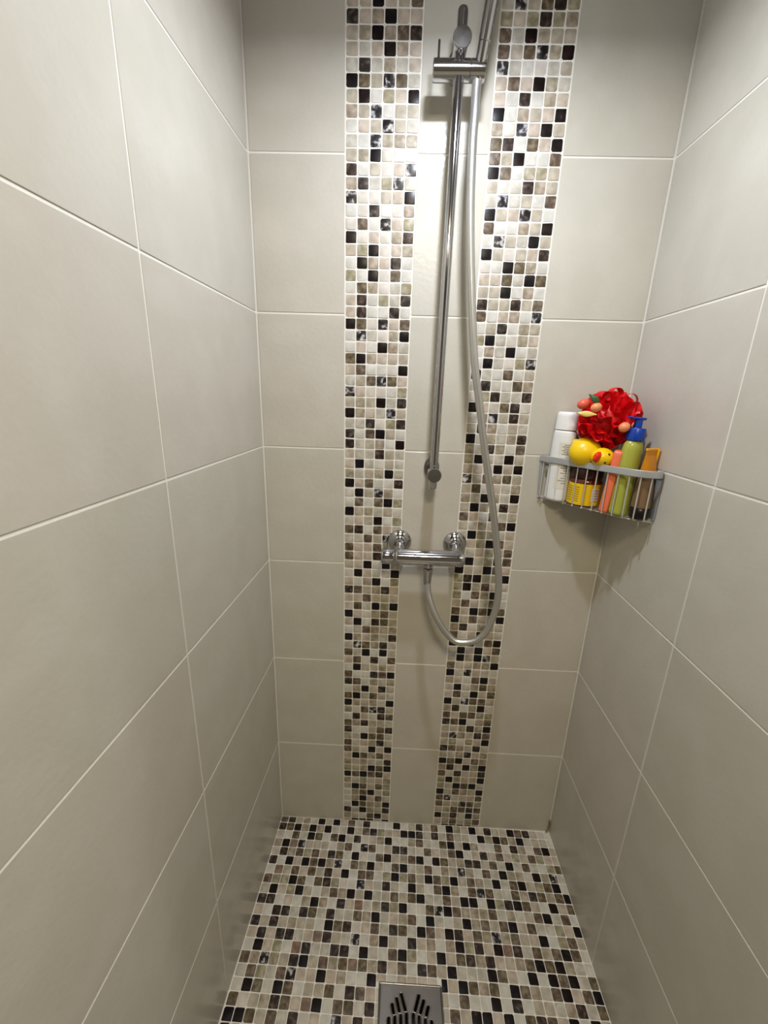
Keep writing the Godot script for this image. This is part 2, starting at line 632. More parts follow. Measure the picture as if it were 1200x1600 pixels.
func build_floor() -> void:
	var o := structure("floor", "shower floor of small marble mosaic chips round the steel drain")
	slab("grout_bed", Vector3(-0.13, -0.06, 0.0), Vector3(0.97, -0.0012, 0.36), grout, o)
	slab("grout_bed", Vector3(-0.13, -0.06, 0.36), Vector3(0.3385, -0.0012, DEEP), grout, o)
	slab("grout_bed", Vector3(0.4825, -0.06, 0.36), Vector3(0.97, -0.0012, DEEP), grout, o)
	slab("grout_bed", Vector3(0.3385, -0.06, 0.36), Vector3(0.4825, -0.0012, 0.3835), grout, o)
	slab("grout_bed", Vector3(0.3385, -0.06, 0.5275), Vector3(0.4825, -0.0012, DEEP), grout, o)
	slab("floor_slab", Vector3(-1.1, -0.06, DEEP), Vector3(2.3, 0.0, 3.0), mats["glaze"][0], o)
	var rest := {}
	# grid of the mosaic sheets: u, v are affine in x, z
	var A := [41.185989, 1.077567, -0.500066]
	var B := [-0.381004, 40.739483, -0.293194]
	var det: float = A[0] * B[1] - A[1] * B[0]
	var du := Vector3(B[1] / det, 0, -B[0] / det)
	var dv := Vector3(-A[1] / det, 0, A[0] / det)
	var turn := atan2(-du.z, du.x)
	var singles := 0
	var order := range(-1, 42)
	var by_size := [18, 17, 16, 15, 14, 13, 12, 11, 10, 9, 8, 7, 6, 5, 4, 3, 2, 1, 0, -1]
	for v in range(19, 42):
		by_size.append(v)
	for v in by_size:
		for u in range(-2, 40):
			var c: Vector3 = du * (u - A[2]) + dv * (v - B[2])
			var half := 0.0111
			var x0 := maxf(c.x - half, SL * c.z + 0.0012)
			var x1 := minf(c.x + half, WIDE + SR * c.z - 0.0012)
			var z0 := maxf(c.z - half, 0.0012)
			var z1 := minf(c.z + half, DEEP - 0.002)
			# keep clear of the drain
			if x1 > 0.3355 and x0 < 0.4855 and z1 > 0.3805 and z0 < 0.5305:
				var cuts := [x1 - 0.3355, 0.4855 - x0, z1 - 0.3805, 0.5305 - z0]
				var least: float = cuts.min()
				if least > 0.018:
					continue
				match cuts.find(least):
					0: x1 = 0.3355
					1: x0 = 0.4855
					2: z1 = 0.3805
					3: z0 = 0.5305
			if x1 - x0 < 0.003 or z1 - z0 < 0.003:
				continue
			var key := "."
			if v >= 0 and v < FLOOR_ROWS.size() and u >= 0 and u < 36:
				key = FLOOR_ROWS[v][u]
			elif v > 18 or u < 0 or u > 35:
				key = "...bbttuudd"[rng.randi() % 11]
			if key == ".":
				key = "llwwlwll"[rng.randi() % 8]
			elif key == "b":
				key = "lbb"[rng.randi() % 3]
			var b := Basis(Vector3.UP, turn * 0.6) * Basis(Vector3.RIGHT, -PI / 2.0) * Basis.from_euler(Vector3(rng.randf_range(-0.02, 0.02), rng.randf_range(-0.02, 0.02), rng.randf_range(-0.012, 0.012)))
			b = b * Basis.from_scale(Vector3((x1 - x0) / 0.0222, (z1 - z0) / 0.0222, 1))
			var t := Transform3D(b, Vector3((x0 + x1) / 2.0, -0.0059 + rng.randf_range(-0.0003, 0.0003), (z0 + z1) / 2.0))
			var mesh: Mesh = chips[rng.randi() % chips.size()]
			if v <= 18 and singles < 300:
				singles += 1
				put("mosaic_tile", mesh, pick(key), o, t)
			else:
				scatter(rest, mesh, pick(key), t)
	joined("mosaic_tiles", rest, o)
	# the brown stain of old silicone in the far right corner
	var st := begin()
	tube(st, smooth_path([Vector3(0.8632, 0.05, 0.0035), Vector3(0.8635, 0.03, 0.004), Vector3(0.862, 0.012, 0.004), Vector3(0.857, 0.002, 0.006)], 5), 0.0022, 6)
	done("silicone_bead", st, plain(Color(0.52, 0.45, 0.34), 0.6), o)


func build_lamps() -> void:
	var glow := plain(Color(1, 1, 1), 0.5)
	glow.emission_enabled = true
	glow.emission = Color(1.0, 0.96, 0.9)
	glow.emission_energy_multiplier = 1.5
	var white := plain(Color(0.9, 0.9, 0.9), 0.4)
	for l in [[Vector3(0.43, CEIL, 0.38), 0.045, 0.112, "small round downlight on the shower ceiling"], [Vector3(0.45, 2.30, 1.62), 0.2, 0.08, "large round bathroom ceiling lamp behind the camera"], [Vector3(1.90, 2.30, 1.625), 0.09, 0.08, "small round bathroom ceiling lamp beside the far side wall"]]:
		var o := thing("ceiling_lamp", l[3], "lamp", l[0])
		var r: float = l[1]
		var d: float = l[2]
		var st := begin()
		lathe(st, [Vector2(r * 0.92, -d), Vector2(r * 1.05, -d), Vector2(r * 1.08, -d + 0.004), Vector2(r * 1.2, -0.006), Vector2(r * 1.25, 0.0)], 40)
		done("housing", st, white, o)
		st = begin()
		lathe(st, [Vector2(0.0, -d + 0.003), Vector2(r * 0.93, -d + 0.003), Vector2(r * 0.93, -d + 0.006), Vector2(0.0, -d + 0.006)], 40)
		done("lamp_diffuser", st, glow, o)


# ------------------------------------------------------------------ fittings

func capsule_outline(a: Vector2, b: Vector2, r: float, n := 8) -> PackedVector2Array:
	var out := PackedVector2Array()
	var d := (b - a).normalized()
	var base := d.angle()
	for k in n + 1:
		out.append(b + Vector2.from_angle(base - PI / 2.0 + PI * k / n) * r)
	for k in n + 1:
		out.append(a + Vector2.from_angle(base + PI / 2.0 + PI * k / n) * r)
	return out


func build_drain() -> void:
	var o := thing("floor_drain", "square stainless steel floor drain with fanned slots set in the mosaic floor", "drain", Vector3(0.4105, 0, 0.4555))
	var slots := [
		[-0.0215, -0.0545, -0.0128, -0.031], [-0.0322, -0.0472, -0.0262, -0.0285], [-0.0424, -0.0372, -0.0392, -0.0250],
		[0.0190, -0.0545, 0.0102, -0.031], [0.0300, -0.0465, 0.0222, -0.0280], [0.0398, -0.0370, 0.0352, -0.0250],
		[-0.0500, -0.0150, -0.0500, 0.004], [-0.0362, -0.0175, -0.0362, 0.004], [-0.0228, -0.0205, -0.0228, 0.004], [-0.0100, -0.0235, -0.0100, 0.004],
		[0.0056, -0.0235, 0.0056, 0.004], [0.0185, -0.0205, 0.0185, 0.004], [0.0322, -0.0165, 0.0322, 0.004], [0.0460, -0.0145, 0.0460, 0.004],
	]
	for k in range(0, 6):
		var s: Array = slots[k]
		slots.append([s[0], -s[1] - 0.012, s[2], -s[3] - 0.012])
	# plate with real slots: cut out of a slab
	var comb := CSGCombiner3D.new()
	comb.name = "grate"
	o.add_child(comb, true)
	var base := CSGPolygon3D.new()
	base.name = "plate"
	var half := 0.0735
	var c := 0.005
	base.polygon = PackedVector2Array([Vector2(-half, -half + c), Vector2(-half + c, -half), Vector2(half - c, -half), Vector2(half, -half + c), Vector2(half, half - c), Vector2(half - c, half), Vector2(-half + c, half), Vector2(-half, half - c)])
	base.depth = 0.003
	base.rotation = Vector3(PI / 2.0, 0, 0)
	base.position = Vector3(0, -0.002, 0)
	comb.add_child(base)
	comb.material_override = steel
	base.material = steel
	for s in slots:
		var cut := CSGPolygon3D.new()
		cut.name = "slot_cut"
		cut.operation = CSGShape3D.OPERATION_SUBTRACTION
		cut.polygon = capsule_outline(Vector2(s[0], s[1]), Vector2(s[2], s[3]), 0.0033)
		cut.depth = 0.02
		cut.rotation = Vector3(PI / 2.0, 0, 0)
		cut.position = Vector3(0, -0.01, 0)
		cut.material = steel
		comb.add_child(cut, true)
	for s in slots:
		var path := []
		for p in capsule_outline(Vector2(s[0], s[1]), Vector2(s[2], s[3]), 0.0041, 6):
			path.append(Vector3(p.x, 0.0012, p.y))
		var st := begin()
		tube(st, path, 0.0014, 8, true)
		done("slot_rim", st, steel, o)
	# raised frame round the plate and a dark trap under it
	var st2 := begin()
	var edge := []
	for k in [[1, 1], [-1, 1], [-1, -1], [1, -1]]:
		edge.append(Vector3(k[0] * 0.0722, 0.0012, k[1] * 0.0722))
	for k in 4:
		tube(st2, [edge[k], edge[(k + 1) % 4]], 0.0024, 10)
	done("frame", st2, steel, o)
	st2 = begin()
	box(st2, Vector3(0.142, 0.003, 0.142), 0.0, xf(Vector3(0, -0.045, 0)))
	for k in [[1, 0], [-1, 0], [0, 1], [0, -1]]:
		box(st2, Vector3(0.002 if k[0] != 0 else 0.142, 0.044, 0.002 if k[1] != 0 else 0.142), 0.0, xf(Vector3(k[0] * 0.071, -0.024, k[1] * 0.071)))
	done("trap", st2, plain(Color(0.05, 0.045, 0.04), 0.5), o)


const BAR := Vector3(0.4178, 0, 0.068)


func build_rail() -> void:
	var o := thing("shower_rail", "vertical chrome shower rail with a sliding handset holder between the mosaic bands", "shower rail", Vector3(BAR.x, 1.168, 0))
	var st := begin()
	lathe(st, [Vector2(0.0, -0.037), Vector2(0.0050, -0.0365), Vector2(0.0082, -0.034), Vector2(0.0094, -0.029), Vector2(0.0094, 0.825), Vector2(0.0082, 0.830), Vector2(0.0050, 0.8325), Vector2(0.0, 0.833)], 28, xf(Vector3(0, 0, BAR.z)))
	done("bar", st, chrome, o)
	for y in [0.0, 0.778]:
		st = begin()
		var t := xf(Vector3(0, y, 0), Vector3(PI / 2.0, 0, 0))
		lathe(st, [Vector2(0.0125, 0.004), Vector2(0.0125, 0.084), Vector2(0.0155, 0.0845), Vector2(0.0165, 0.086), Vector2(0.0165, 0.089), Vector2(0.0155, 0.0905), Vector2(0.0, 0.091)], 36, t)
		var b := done("bracket", st, chrome, o)
		st = begin()
		var rings := []
		for e in [[0.0, 1.0], [0.004, 1.0], [0.0055, 0.93], [0.0055, 0.3]]:
			rings.append(ring_of(Vector3(0, y + (0.004 if y < 0.1 else 0.008), e[0]), Vector3(0.019 * e[1], 0, 0), Vector3(0, 0.028 * e[1], 0), 36))
		loft(st, rings)
		done("wall_flange", st, chrome, b)
	# the sliding holder: a stout horizontal cylinder in two halves with a lever pin
	st = begin()
	var side := xf(Vector3(0, 0.744, 0.066), Vector3(0, 0, -PI / 2.0))
	lathe(st, [Vector2(0.0, -0.0480), Vector2(0.0145, -0.0480), Vector2(0.0165, -0.0465), Vector2(0.0165, 0.0185), Vector2(0.0158, 0.0192), Vector2(0.0, 0.0192)], 36, side)
	var h := done("slider", st, chrome, o)
	st = begin()
	lathe(st, [Vector2(0.0, 0.0198), Vector2(0.0158, 0.0198), Vector2(0.0165, 0.0205), Vector2(0.0165, 0.0455), Vector2(0.015, 0.047), Vector2(0.0, 0.047)], 36, side)
	done("handset_cup", st, chrome, h)
	st = begin()
	lathe(st, [Vector2(0.0, 0.0), Vector2(0.0022, 0.0), Vector2(0.0022, 0.040), Vector2(0.0016, 0.0415), Vector2(0.0, 0.042)], 14, xf(Vector3(-0.0385, 0.747, 0.066)))
	done("lever_pin", st, chrome, h)


func build_hand_shower() -> void:
	var foot := Vector3(0.4525, 1.900, 0.066)
	var top := Vector3(0.4660, 2.02, 0.1130)
	var o := thing("hand_shower", "chrome hand shower standing in the holder at the top of the rail", "shower head", foot)
	var t := along(Vector3.ZERO, top - foot)
	var st := begin()
	lathe(st, [Vector2(0.0, -0.006), Vector2(0.0085, -0.006), Vector2(0.0095, 0.0), Vector2(0.0105, 0.045), Vector2(0.0105, 0.0455)], 28, t)
	done("collar", st, chrome, o)
	st = begin()
	lathe(st, [Vector2(0.0098, 0.0455), Vector2(0.0098, 0.0465), Vector2(0.0108, 0.0475), Vector2(0.0118, 0.10), Vector2(0.0125, 0.150), Vector2(0.011, 0.158), Vector2(0.0, 0.16)], 28, t)
	done("handle", st, chrome, o)
	st = begin()
	var ht := t * xf(Vector3(0, 0.158, 0)) * Transform3D(Basis(), Vector3.ZERO)
	ht = Transform3D(Basis.from_euler(Vector3(0.55, 0.1, 0.0)), ht.origin + Vector3(0.002, 0.012, 0.036))
	lathe(st, [Vector2(0.0, -0.012), Vector2(0.036, -0.012), Vector2(0.040, -0.010), Vector2(0.041, -0.004), Vector2(0.036, 0.004), Vector2(0.02, 0.010), Vector2(0.0, 0.012)], 40, ht)
	var head := done("spray_head", st, chrome, o)
	st = begin()
	lathe(st, [Vector2(0.0, -0.014), Vector2(0.034, -0.0135), Vector2(0.035, -0.012), Vector2(0.0, -0.0115)], 40, ht)
	done("spray_plate", st, plain(Color(0.75, 0.75, 0.75), 0.4), head)


func build_mixer() -> void:
	var c := Vector3(0.4185, 0.957, 0.062)
	var o := thing("shower_mixer", "chrome thermostatic bar mixer on two round wall rosettes under the rail", "mixer tap", c)
	var side := xf(Vector3.ZERO, Vector3(0, 0, -PI / 2.0))
	var st := begin()
	lathe(st, [Vector2(0.0, -0.082), Vector2(0.0175, -0.082), Vector2(0.0195, -0.0795), Vector2(0.0198, -0.075), Vector2(0.0198, 0.066), Vector2(0.0193, 0.0665), Vector2(0.0193, 0.0675), Vector2(0.0198, 0.068), Vector2(0.0198, 0.081), Vector2(0.0185, 0.086), Vector2(0.0145, 0.0885), Vector2(0.0, 0.0895)], 48, side)
	done("body", st, chrome, o)
	# temperature handle on the left end, with a grip lug
	st = begin()
	lathe(st, [Vector2(0.0, -0.1165), Vector2(0.0165, -0.1165), Vector2(0.0188, -0.1145), Vector2(0.0192, -0.112), Vector2(0.0192, -0.0865), Vector2(0.0182, -0.0845), Vector2(0.0, -0.0845)], 48, side)
	var k := done("temperature_handle", st, chrome, o)
	st = begin()
	box(st, Vector3(0.012, 0.022, 0.007), 0.0022, xf(Vector3(-0.1075, 0.0215, -0.012), Vector3(-0.45, 0, 0)))
	done("grip_lug", st, chrome, k)
	# rosettes and the stubs that carry the body
	for x in [-0.0715, 0.0715]:
		st = begin()
		var t := xf(Vector3(x, 0.019, -c.z), Vector3(PI / 2.0, 0, 0))
		lathe(st, [Vector2(0.0305, 0.0), Vector2(0.0305, 0.003), Vector2(0.0292, 0.006), Vector2(0.0252, 0.0095), Vector2(0.0190, 0.0120), Vector2(0.0178, 0.0150), Vector2(0.0155, 0.0165), Vector2(0.0135, 0.0175), Vector2(0.0, 0.0178)], 44, t)
		done("rosette", st, chrome, o)
		st = begin()
		tube(st, [Vector3(x, 0.019, -c.z + 0.016), Vector3(x, 0.0165, -c.z + 0.028), Vector3(x, 0.010, -c.z + 0.040), Vector3(x, 0.003, -c.z + 0.052)], 0.0118, 24)
		lathe(st, [Vector2(0.0118, 0.0), Vector2(0.0148, 0.0), Vector2(0.0148, 0.006), Vector2(0.0118, 0.0065)], 24, xf(Vector3(x, 0.017, -c.z + 0.021), Vector3(PI / 2.0 + 0.25, 0, 0)))
		done("wall_union", st, chrome, o)
	st = begin()
	lathe(st, [Vector2(0.0, -0.0255), Vector2(0.0105, -0.0255), Vector2(0.0112, -0.0245), Vector2(0.0112, -0.0175), Vector2(0.0, -0.0165)], 28, xf(Vector3(0.001, 0, 0.001)))
	done("outlet", st, chrome, o)


func build_hose() -> void:
	var pts := [Vector3(0.4515, 1.9000, 0.0660), Vector3(0.4508, 1.8760, 0.0700), Vector3(0.4503, 1.8400, 0.0780), Vector3(0.4497, 1.7890, 0.0830), Vector3(0.4548, 1.6860, 0.0850), Vector3(0.4657, 1.5762, 0.0850), Vector3(0.48559, 1.4202, 0.0880), Vector3(0.5040, 1.3300, 0.0910), Vector3(0.5231, 1.2353, 0.0960), Vector3(0.5437, 1.1437, 0.1020), Vector3(0.5637, 1.0479, 0.1080), Vector3(0.5805, 0.9403, 0.1160), Vector3(0.5834, 0.8758, 0.1200), Vector3(0.5745, 0.8250, 0.1220), Vector3(0.5610, 0.7892, 0.1220), Vector3(0.5371, 0.7652, 0.1200), Vector3(0.4992, 0.7581, 0.1150), Vector3(0.4752, 0.7722, 0.1080), Vector3(0.4519, 0.8003, 0.1000), Vector3(0.4333, 0.8360, 0.0860), Vector3(0.4227, 0.8689, 0.0720), Vector3(0.4200, 0.8960, 0.0630)]
	var o := thing("shower_hose", "silver shower hose looping from the mixer outlet up to the hand shower", "hose", pts[-1])
	var local := []
	for p in pts:
		local.append(p - pts[-1])
	var st := begin()
	tube(st, smooth_path(local, 8), 0.0082, 18)
	var hose := plain(Color(0.76, 0.755, 0.74), 0.34, 0.85)
	done("hose_tube", st, hose, o)
	st = begin()
	lathe(st, [Vector2(0.0, -0.006), Vector2(0.0088, -0.006), Vector2(0.0096, -0.003), Vector2(0.0118, 0.030), Vector2(0.0122, 0.036), Vector2(0.0118, 0.038), Vector2(0.0, 0.0385)], 28, xf(Vector3(-0.0005, -0.004, 0.0)))
	done("hose_nut", st, plain(Color(0.72, 0.70, 0.70), 0.2, 1.0), o)


# ------------------------------------------------------------------ the basket and what stands in it

const BASE := Vector3(0.745, 1.1085, 0.08)


func rim_path() -> Array:
	return smooth_path([Vector3(0.6795, 0, 0.0035), Vector3(0.6895, 0, 0.020), Vector3(0.7125, 0, 0.050), Vector3(0.742, 0, 0.090), Vector3(0.7745, 0, 0.134), Vector3(0.803, 0, 0.170), Vector3(0.823, 0, 0.188), Vector3(0.843, 0, 0.1945), Vector3(0.857, 0, 0.190), Vector3(0.8632, 0, 0.178)], 6)


func at_share(path: Array, s: float) -> Array:      # point and direction at a share of the way
	var total := 0.0
	for i in path.size() - 1:
		total += path[i].distance_to(path[i + 1])
	var left := s * total
	for i in path.size() - 1:
		var d: float = path[i].distance_to(path[i + 1])
		if left <= d or i == path.size() - 2:
			return [path[i].lerp(path[i + 1], clampf(left / d, 0.0, 1.0)), (path[i + 1] - path[i]).normalized()]
		left -= d
	return []


func build_basket() -> void:
	var o := thing("corner_basket", "silver wire corner basket holding toiletries between back and right wall", "shower basket", BASE)
	var alu := plain(Color(0.74, 0.75, 0.76), 0.38, 0.55)
	var wire_m := plain(Color(0.80, 0.79, 0.77), 0.4, 0.45)
	var up := 1.206 - BASE.y
	var path := []
	for p in rim_path():
		path.append(p - Vector3(BASE.x, 0, BASE.z))
	# rim: a flat upright band
	var rings := []
	for i in path.size():
		var a: Vector3 = path[maxi(i - 1, 0)]
		var b: Vector3 = path[mini(i + 1, path.size() - 1)]
		var d := (b - a).normalized()
		var out := Vector3(-d.z, 0, d.x)
		if i == 0 or i == path.size() - 1:
			pass
		var ring := []
		for k in [[-0.0013, -0.0072], [0.0013, -0.0072], [0.0018, -0.0062], [0.0018, 0.0062], [0.0013, 0.0072], [-0.0013, 0.0072], [-0.0018, 0.0062], [-0.0018, -0.0062]]:
			ring.append(path[i] + out * k[0] + Vector3.UP * (up + k[1] - 0.0008))
		rings.append(ring)
	var st := begin()
	loft(st, rings)
	var rim := done("rim", st, alu, o)
	# straps that hold the basket to the two walls
	st = begin()
	var strap := []
	for e in [[0.0, 0.0016], [-0.03, 0.0022], [-0.06, 0.0045], [-0.085, 0.008], [-0.0965, 0.011]]:
		var x: float = 0.681 - BASE.x + e[1] * 0.5
		strap.append([Vector3(x - 0.0012, up + e[0], 0.0035 - BASE.z), Vector3(x + 0.012 - e[1], up + e[0], 0.0035 - BASE.z), Vector3(x + 0.012 - e[1], up + e[0], 0.0055 - BASE.z), Vector3(x - 0.0012, up + e[0], 0.0055 - BASE.z)])
	loft(st, strap)
	done("wall_strap", st, alu, o)
	st = begin()
	strap = []
	for e in [[0.0, 0.0], [-0.03, 0.002], [-0.06, 0.006], [-0.085, 0.011], [-0.0965, 0.013]]:
		var z: float = 0.188 - BASE.z
		strap.append([Vector3(0.8632 - BASE.x, up + e[0], z - 0.030 + e[1]), Vector3(0.8632 - BASE.x, up + e[0], z), Vector3(0.8612 - BASE.x, up + e[0], z), Vector3(0.8612 - BASE.x, up + e[0], z - 0.030 + e[1])])
	loft(st, strap)
	done("wall_strap", st, alu, o)
	# a back wire along both walls at the bottom and at the rim
	for y in [0.001, up - 0.003]:
		st = begin()
		tube(st, smooth_path([Vector3(0.683, y, 0.0065), Vector3(0.80, y, 0.0065), Vector3(0.852, y, 0.0075), Vector3(0.8585, y, 0.016), Vector3(0.858, y, 0.08), Vector3(0.8572, y, 0.184)].map(func(p): return p - Vector3(BASE.x, 0, BASE.z)), 5), 0.0016, 8)
		done("back_wire", st, wire_m, o)
	# front wires, each bent under the bottom and run back to the wall
	for s in [0.035, 0.105, 0.18, 0.262, 0.345, 0.425, 0.505, 0.585, 0.662, 0.738, 0.812, 0.885]:
		var f := at_share(path, s)
		var p: Vector3 = f[0]
		var d: Vector3 = f[1]
		var inn := Vector3(d.z, 0, -d.x)
		var back := p + inn * 0.02
		# how far to a wall
		var go := Vector3(0.80, 0, -0.60)
		var far := minf((0.858 - BASE.x - p.x) / go.x, (p.z - (0.0065 - BASE.z)) / 0.60)
		back = p + go * maxf(far, 0.004)
		var inside := -Vector3(-d.z, 0, d.x) * 0.0026
		st = begin()
		tube(st, smooth_path([p + inside + Vector3.UP * (up + 0.001), p + inside + Vector3.UP * 0.055, p + inside + Vector3.UP * 0.008, p + inside + go * 0.002 + Vector3.UP * 0.0015, p + go * minf(0.010, far * 0.5 + 0.002) + Vector3.UP * -0.0008, back + Vector3.UP * -0.0008], 4), 0.0015, 8)
		done("wire", st, wire_m, o)
	st = begin()
	var hoop := []
	for i in range(2, path.size() - 1):
		hoop.append(path[i] + Vector3(0.016, -0.0036, -0.012) * 1.0)
	tube(st, hoop, 0.0013, 8)
	done("bottom_wire", st, wire_m, o)


func printed(w: int, h: int, ground: Color, bars: Array) -> ImageTexture:
	var im := Image.create(w, h, false, Image.FORMAT_RGB8)
	im.fill(ground)
	for b in bars:
		im.fill_rect(Rect2i(b[0], b[1], b[2], b[3]), b[4])
	return ImageTexture.create_from_image(im)


func build_bottle() -> void:
	var at := Vector3(0.7193, 1.1095, 0.0262)
	var o := thing("shampoo_bottle", "tall white shampoo bottle with grey print at the left end of the basket", "bottle", at)
	var a := Vector3(0.594, 0, 0.804)
	var b := Vector3(0.804, 0, -0.594)
	o.rotation = Vector3(0, 0, -0.012)
	var st := begin()
	var rings := []
	for e in [[0.0, 0.90], [0.002, 0.97], [0.006, 1.0], [0.10, 1.0], [0.150, 0.97], [0.160, 0.93], [0.164, 0.86], [0.165, 0.6]]:
		rings.append(ring_of(Vector3(0, e[0], 0), a * 0.0268 * e[1], b * 0.0192 * e[1], 32, 2.4))
	loft(st, rings)
	done("body", st, plain(Color(0.90, 0.90, 0.89), 0.38), o)
	st = begin()
	rings = []
	for e in [[0.166, 0.90], [0.167, 0.93], [0.196, 0.90], [0.203, 0.86], [0.206, 0.76], [0.2065, 0.3]]:
		rings.append(ring_of(Vector3(0, e[0], 0), a * 0.0268 * e[1], b * 0.0192 * e[1], 32, 2.4))
	loft(st, rings)
	done("cap", st, plain(Color(0.93, 0.93, 0.92), 0.3), o)
	# the printed panel on the side that faces the room
	var bars := [[0, 0, 64, 128, Color(0.86, 0.84, 0.79)]]
	for k in 6:
		bars.append([5, 5 + k * 5, 40 + (k * 7) % 14, 3, Color(0.55, 0.56, 0.53)])
	for k in 9:
		bars.append([5, 54 + k * 7, 22 + (k * 11) % 26, 3, Color(0.62, 0.60, 0.55)])
	bars.append([44, 42, 11, 13, Color(0.36, 0.22, 0.16)])
	bars.append([47, 46, 5, 5, Color(0.75, 0.66, 0.58)])
	bars.append([0, 35, 64, 2, Color(0.93, 0.92, 0.9)])
	var m := plain(Color.WHITE, 0.45)
	m.albedo_texture = printed(64, 128, Color(0.9, 0.9, 0.88), bars)
	st = begin()
	rings = []
	for i in 9:
		var y := 0.030 + 0.108 * i / 8.0
		var arc := []
		for k in 13:
			var w := PI * 1.97 - k * PI * 0.45 / 12.0
			var p: Vector3 = a * 0.0271 * signf(cos(w)) * pow(absf(cos(w)), 0.8333) + b * 0.0195 * signf(sin(w)) * pow(absf(sin(w)), 0.8333)
			arc.append(p + Vector3(0, y, 0))
		rings.append(arc)
	loft(st, rings, false, false, true)
	done("print_panel", st, m, o)


func build_jar() -> void:
	var at := Vector3(0.7700, 1.1095, 0.0625)
	var o := thing("cream_jar", "squat amber jar with yellow label and dark brown lid under the rubber duck", "jar", at)
	o.scale = Vector3(0.93, 1.0, 0.93)
	var st := begin()
	lathe(st, [Vector2(0.0, 0.0), Vector2(0.035, 0.0), Vector2(0.038, 0.003), Vector2(0.038, 0.054), Vector2(0.036, 0.060), Vector2(0.033, 0.063), Vector2(0.0, 0.063)], 40)
	done("body", st, plain(Color(0.34, 0.13, 0.05), 0.15), o)
	st = begin()
	lathe(st, [Vector2(0.0, 0.0635), Vector2(0.0365, 0.0635), Vector2(0.0372, 0.0645), Vector2(0.0372, 0.084), Vector2(0.0355, 0.087), Vector2(0.0, 0.088)], 40)
	done("lid", st, plain(Color(0.20, 0.07, 0.045), 0.22), o)
	var bars := []
	for k in 7:
		for x in [78, 103]:
			bars.append([x, 10 + k * 7, 20, 2, Color(0.45, 0.36, 0.05)])
	bars.append([161, 12, 26, 40, Color(0.92, 0.90, 0.86)])
	for k in 10:
		bars.append([164, 15 + k * 4 - (k % 2), 20, 1 + k % 2, Color(0.15, 0.13, 0.2)])
	var m := plain(Color.WHITE, 0.4)
	m.albedo_texture = printed(320, 64, Color(0.90, 0.74, 0.04), bars)
	st = begin()
	var rings := []
	for i in 2:
		var ring := []
		for k in 61:
			var w := -TAU * k / 60.0 - PI / 2.0
			ring.append(Vector3(cos(w) * 0.0383, 0.0035 + 0.0485 * i, sin(w) * 0.0383))
		rings.append(ring)
	loft(st, rings, false, false, true)
	done("label", st, m, o)


func build_duck() -> void:
	var at := Vector3(0.754, 1.1985, 0.078)
	var o := thing("rubber_duck", "yellow rubber duck with orange beak lying on its side on the jar", "toy", at)
	var yellow := plain(Color(0.93, 0.78, 0.02), 0.35)
	yellow.subsurf_scatter_enabled = true
	yellow.subsurf_scatter_strength = 0.05
	var st := begin()
	var tilt := xf(Vector3(-0.004, 0.0335, 0.0), Vector3(0, 0.3, 0.25))
	ball(st, Vector3.ZERO, Vector3(0.036, 0.032, 0.031), tilt, 18, 28)
	var t2 := along(Vector3(-0.018, 0.048, -0.012), Vector3(-0.032, 0.066, -0.022))
	lathe(st, [Vector2(0.016, -0.006), Vector2(0.012, 0.004), Vector2(0.006, 0.011), Vector2(0.0, 0.014)], 20, t2)
	done("body", st, yellow, o)
	st = begin()
	var hc := Vector3(0.0195, 0.0265, 0.034)
	ball(st, Vector3.ZERO, Vector3(0.0240, 0.0210, 0.0215), xf(hc, Vector3(0, 0, -0.15)), 18, 26)
	var head := done("head", st, yellow, o)
	# the beak looks out to the room and a little to the left and up
	st = begin()
	var dir := Vector3(-0.80, 0.12, 0.58).normalized()
	var across := Vector3(0.30, 0.93, 0.05).normalized()
	across = (across - dir * across.dot(dir)).normalized()
	var thick := dir.cross(across)
	var rings := []
	for e in [[0.015, 1.0, 1.0], [0.022, 0.95, 0.85], [0.028, 0.78, 0.6], [0.031, 0.45, 0.35]]:
		rings.append(ring_of(hc + dir * e[0], across * 0.0125 * e[1], thick * 0.0085 * e[2], 18))
	loft(st, rings)
	done("beak", st, plain(Color(0.90, 0.20, 0.03), 0.35), head)
	for s in [[0.16, 0.46, 0.86], [-0.10, -0.38, 0.92]]:
		var ed := Vector3(s[0], s[1], s[2]).normalized()
		st = begin()
		ball(st, Vector3.ZERO, Vector3.ONE * 0.0024, xf(hc + Vector3(ed.x * 0.0240, ed.y * 0.0210, ed.z * 0.0215) * 0.985), 8, 10)
		done("eye", st, plain(Color(0.03, 0.03, 0.03), 0.3), head)


func build_soap() -> void:
	var o := thing("soap_bar", "slim salmon orange bar standing upright between the duck and pump bottle", "soap", Vector3(0.7925, 1.1095, 0.1195))
	o.rotation = Vector3(0.02, -0.60, -0.075)
	var st := begin()
	var rings := []
	for e in [[0.0, 0.86], [0.002, 0.95], [0.006, 1.0], [0.124, 0.98], [0.130, 0.95], [0.1335, 0.85], [0.1345, 0.6]]:
		rings.append(ring_of(Vector3(0, e[0], 0), Vector3(0.0098 * e[1], 0, 0), Vector3(0, 0, 0.017 * e[1]), 28, 4.5))
	loft(st, rings)
	done("bar", st, plain(Color(0.92, 0.46, 0.32), 0.4), o)


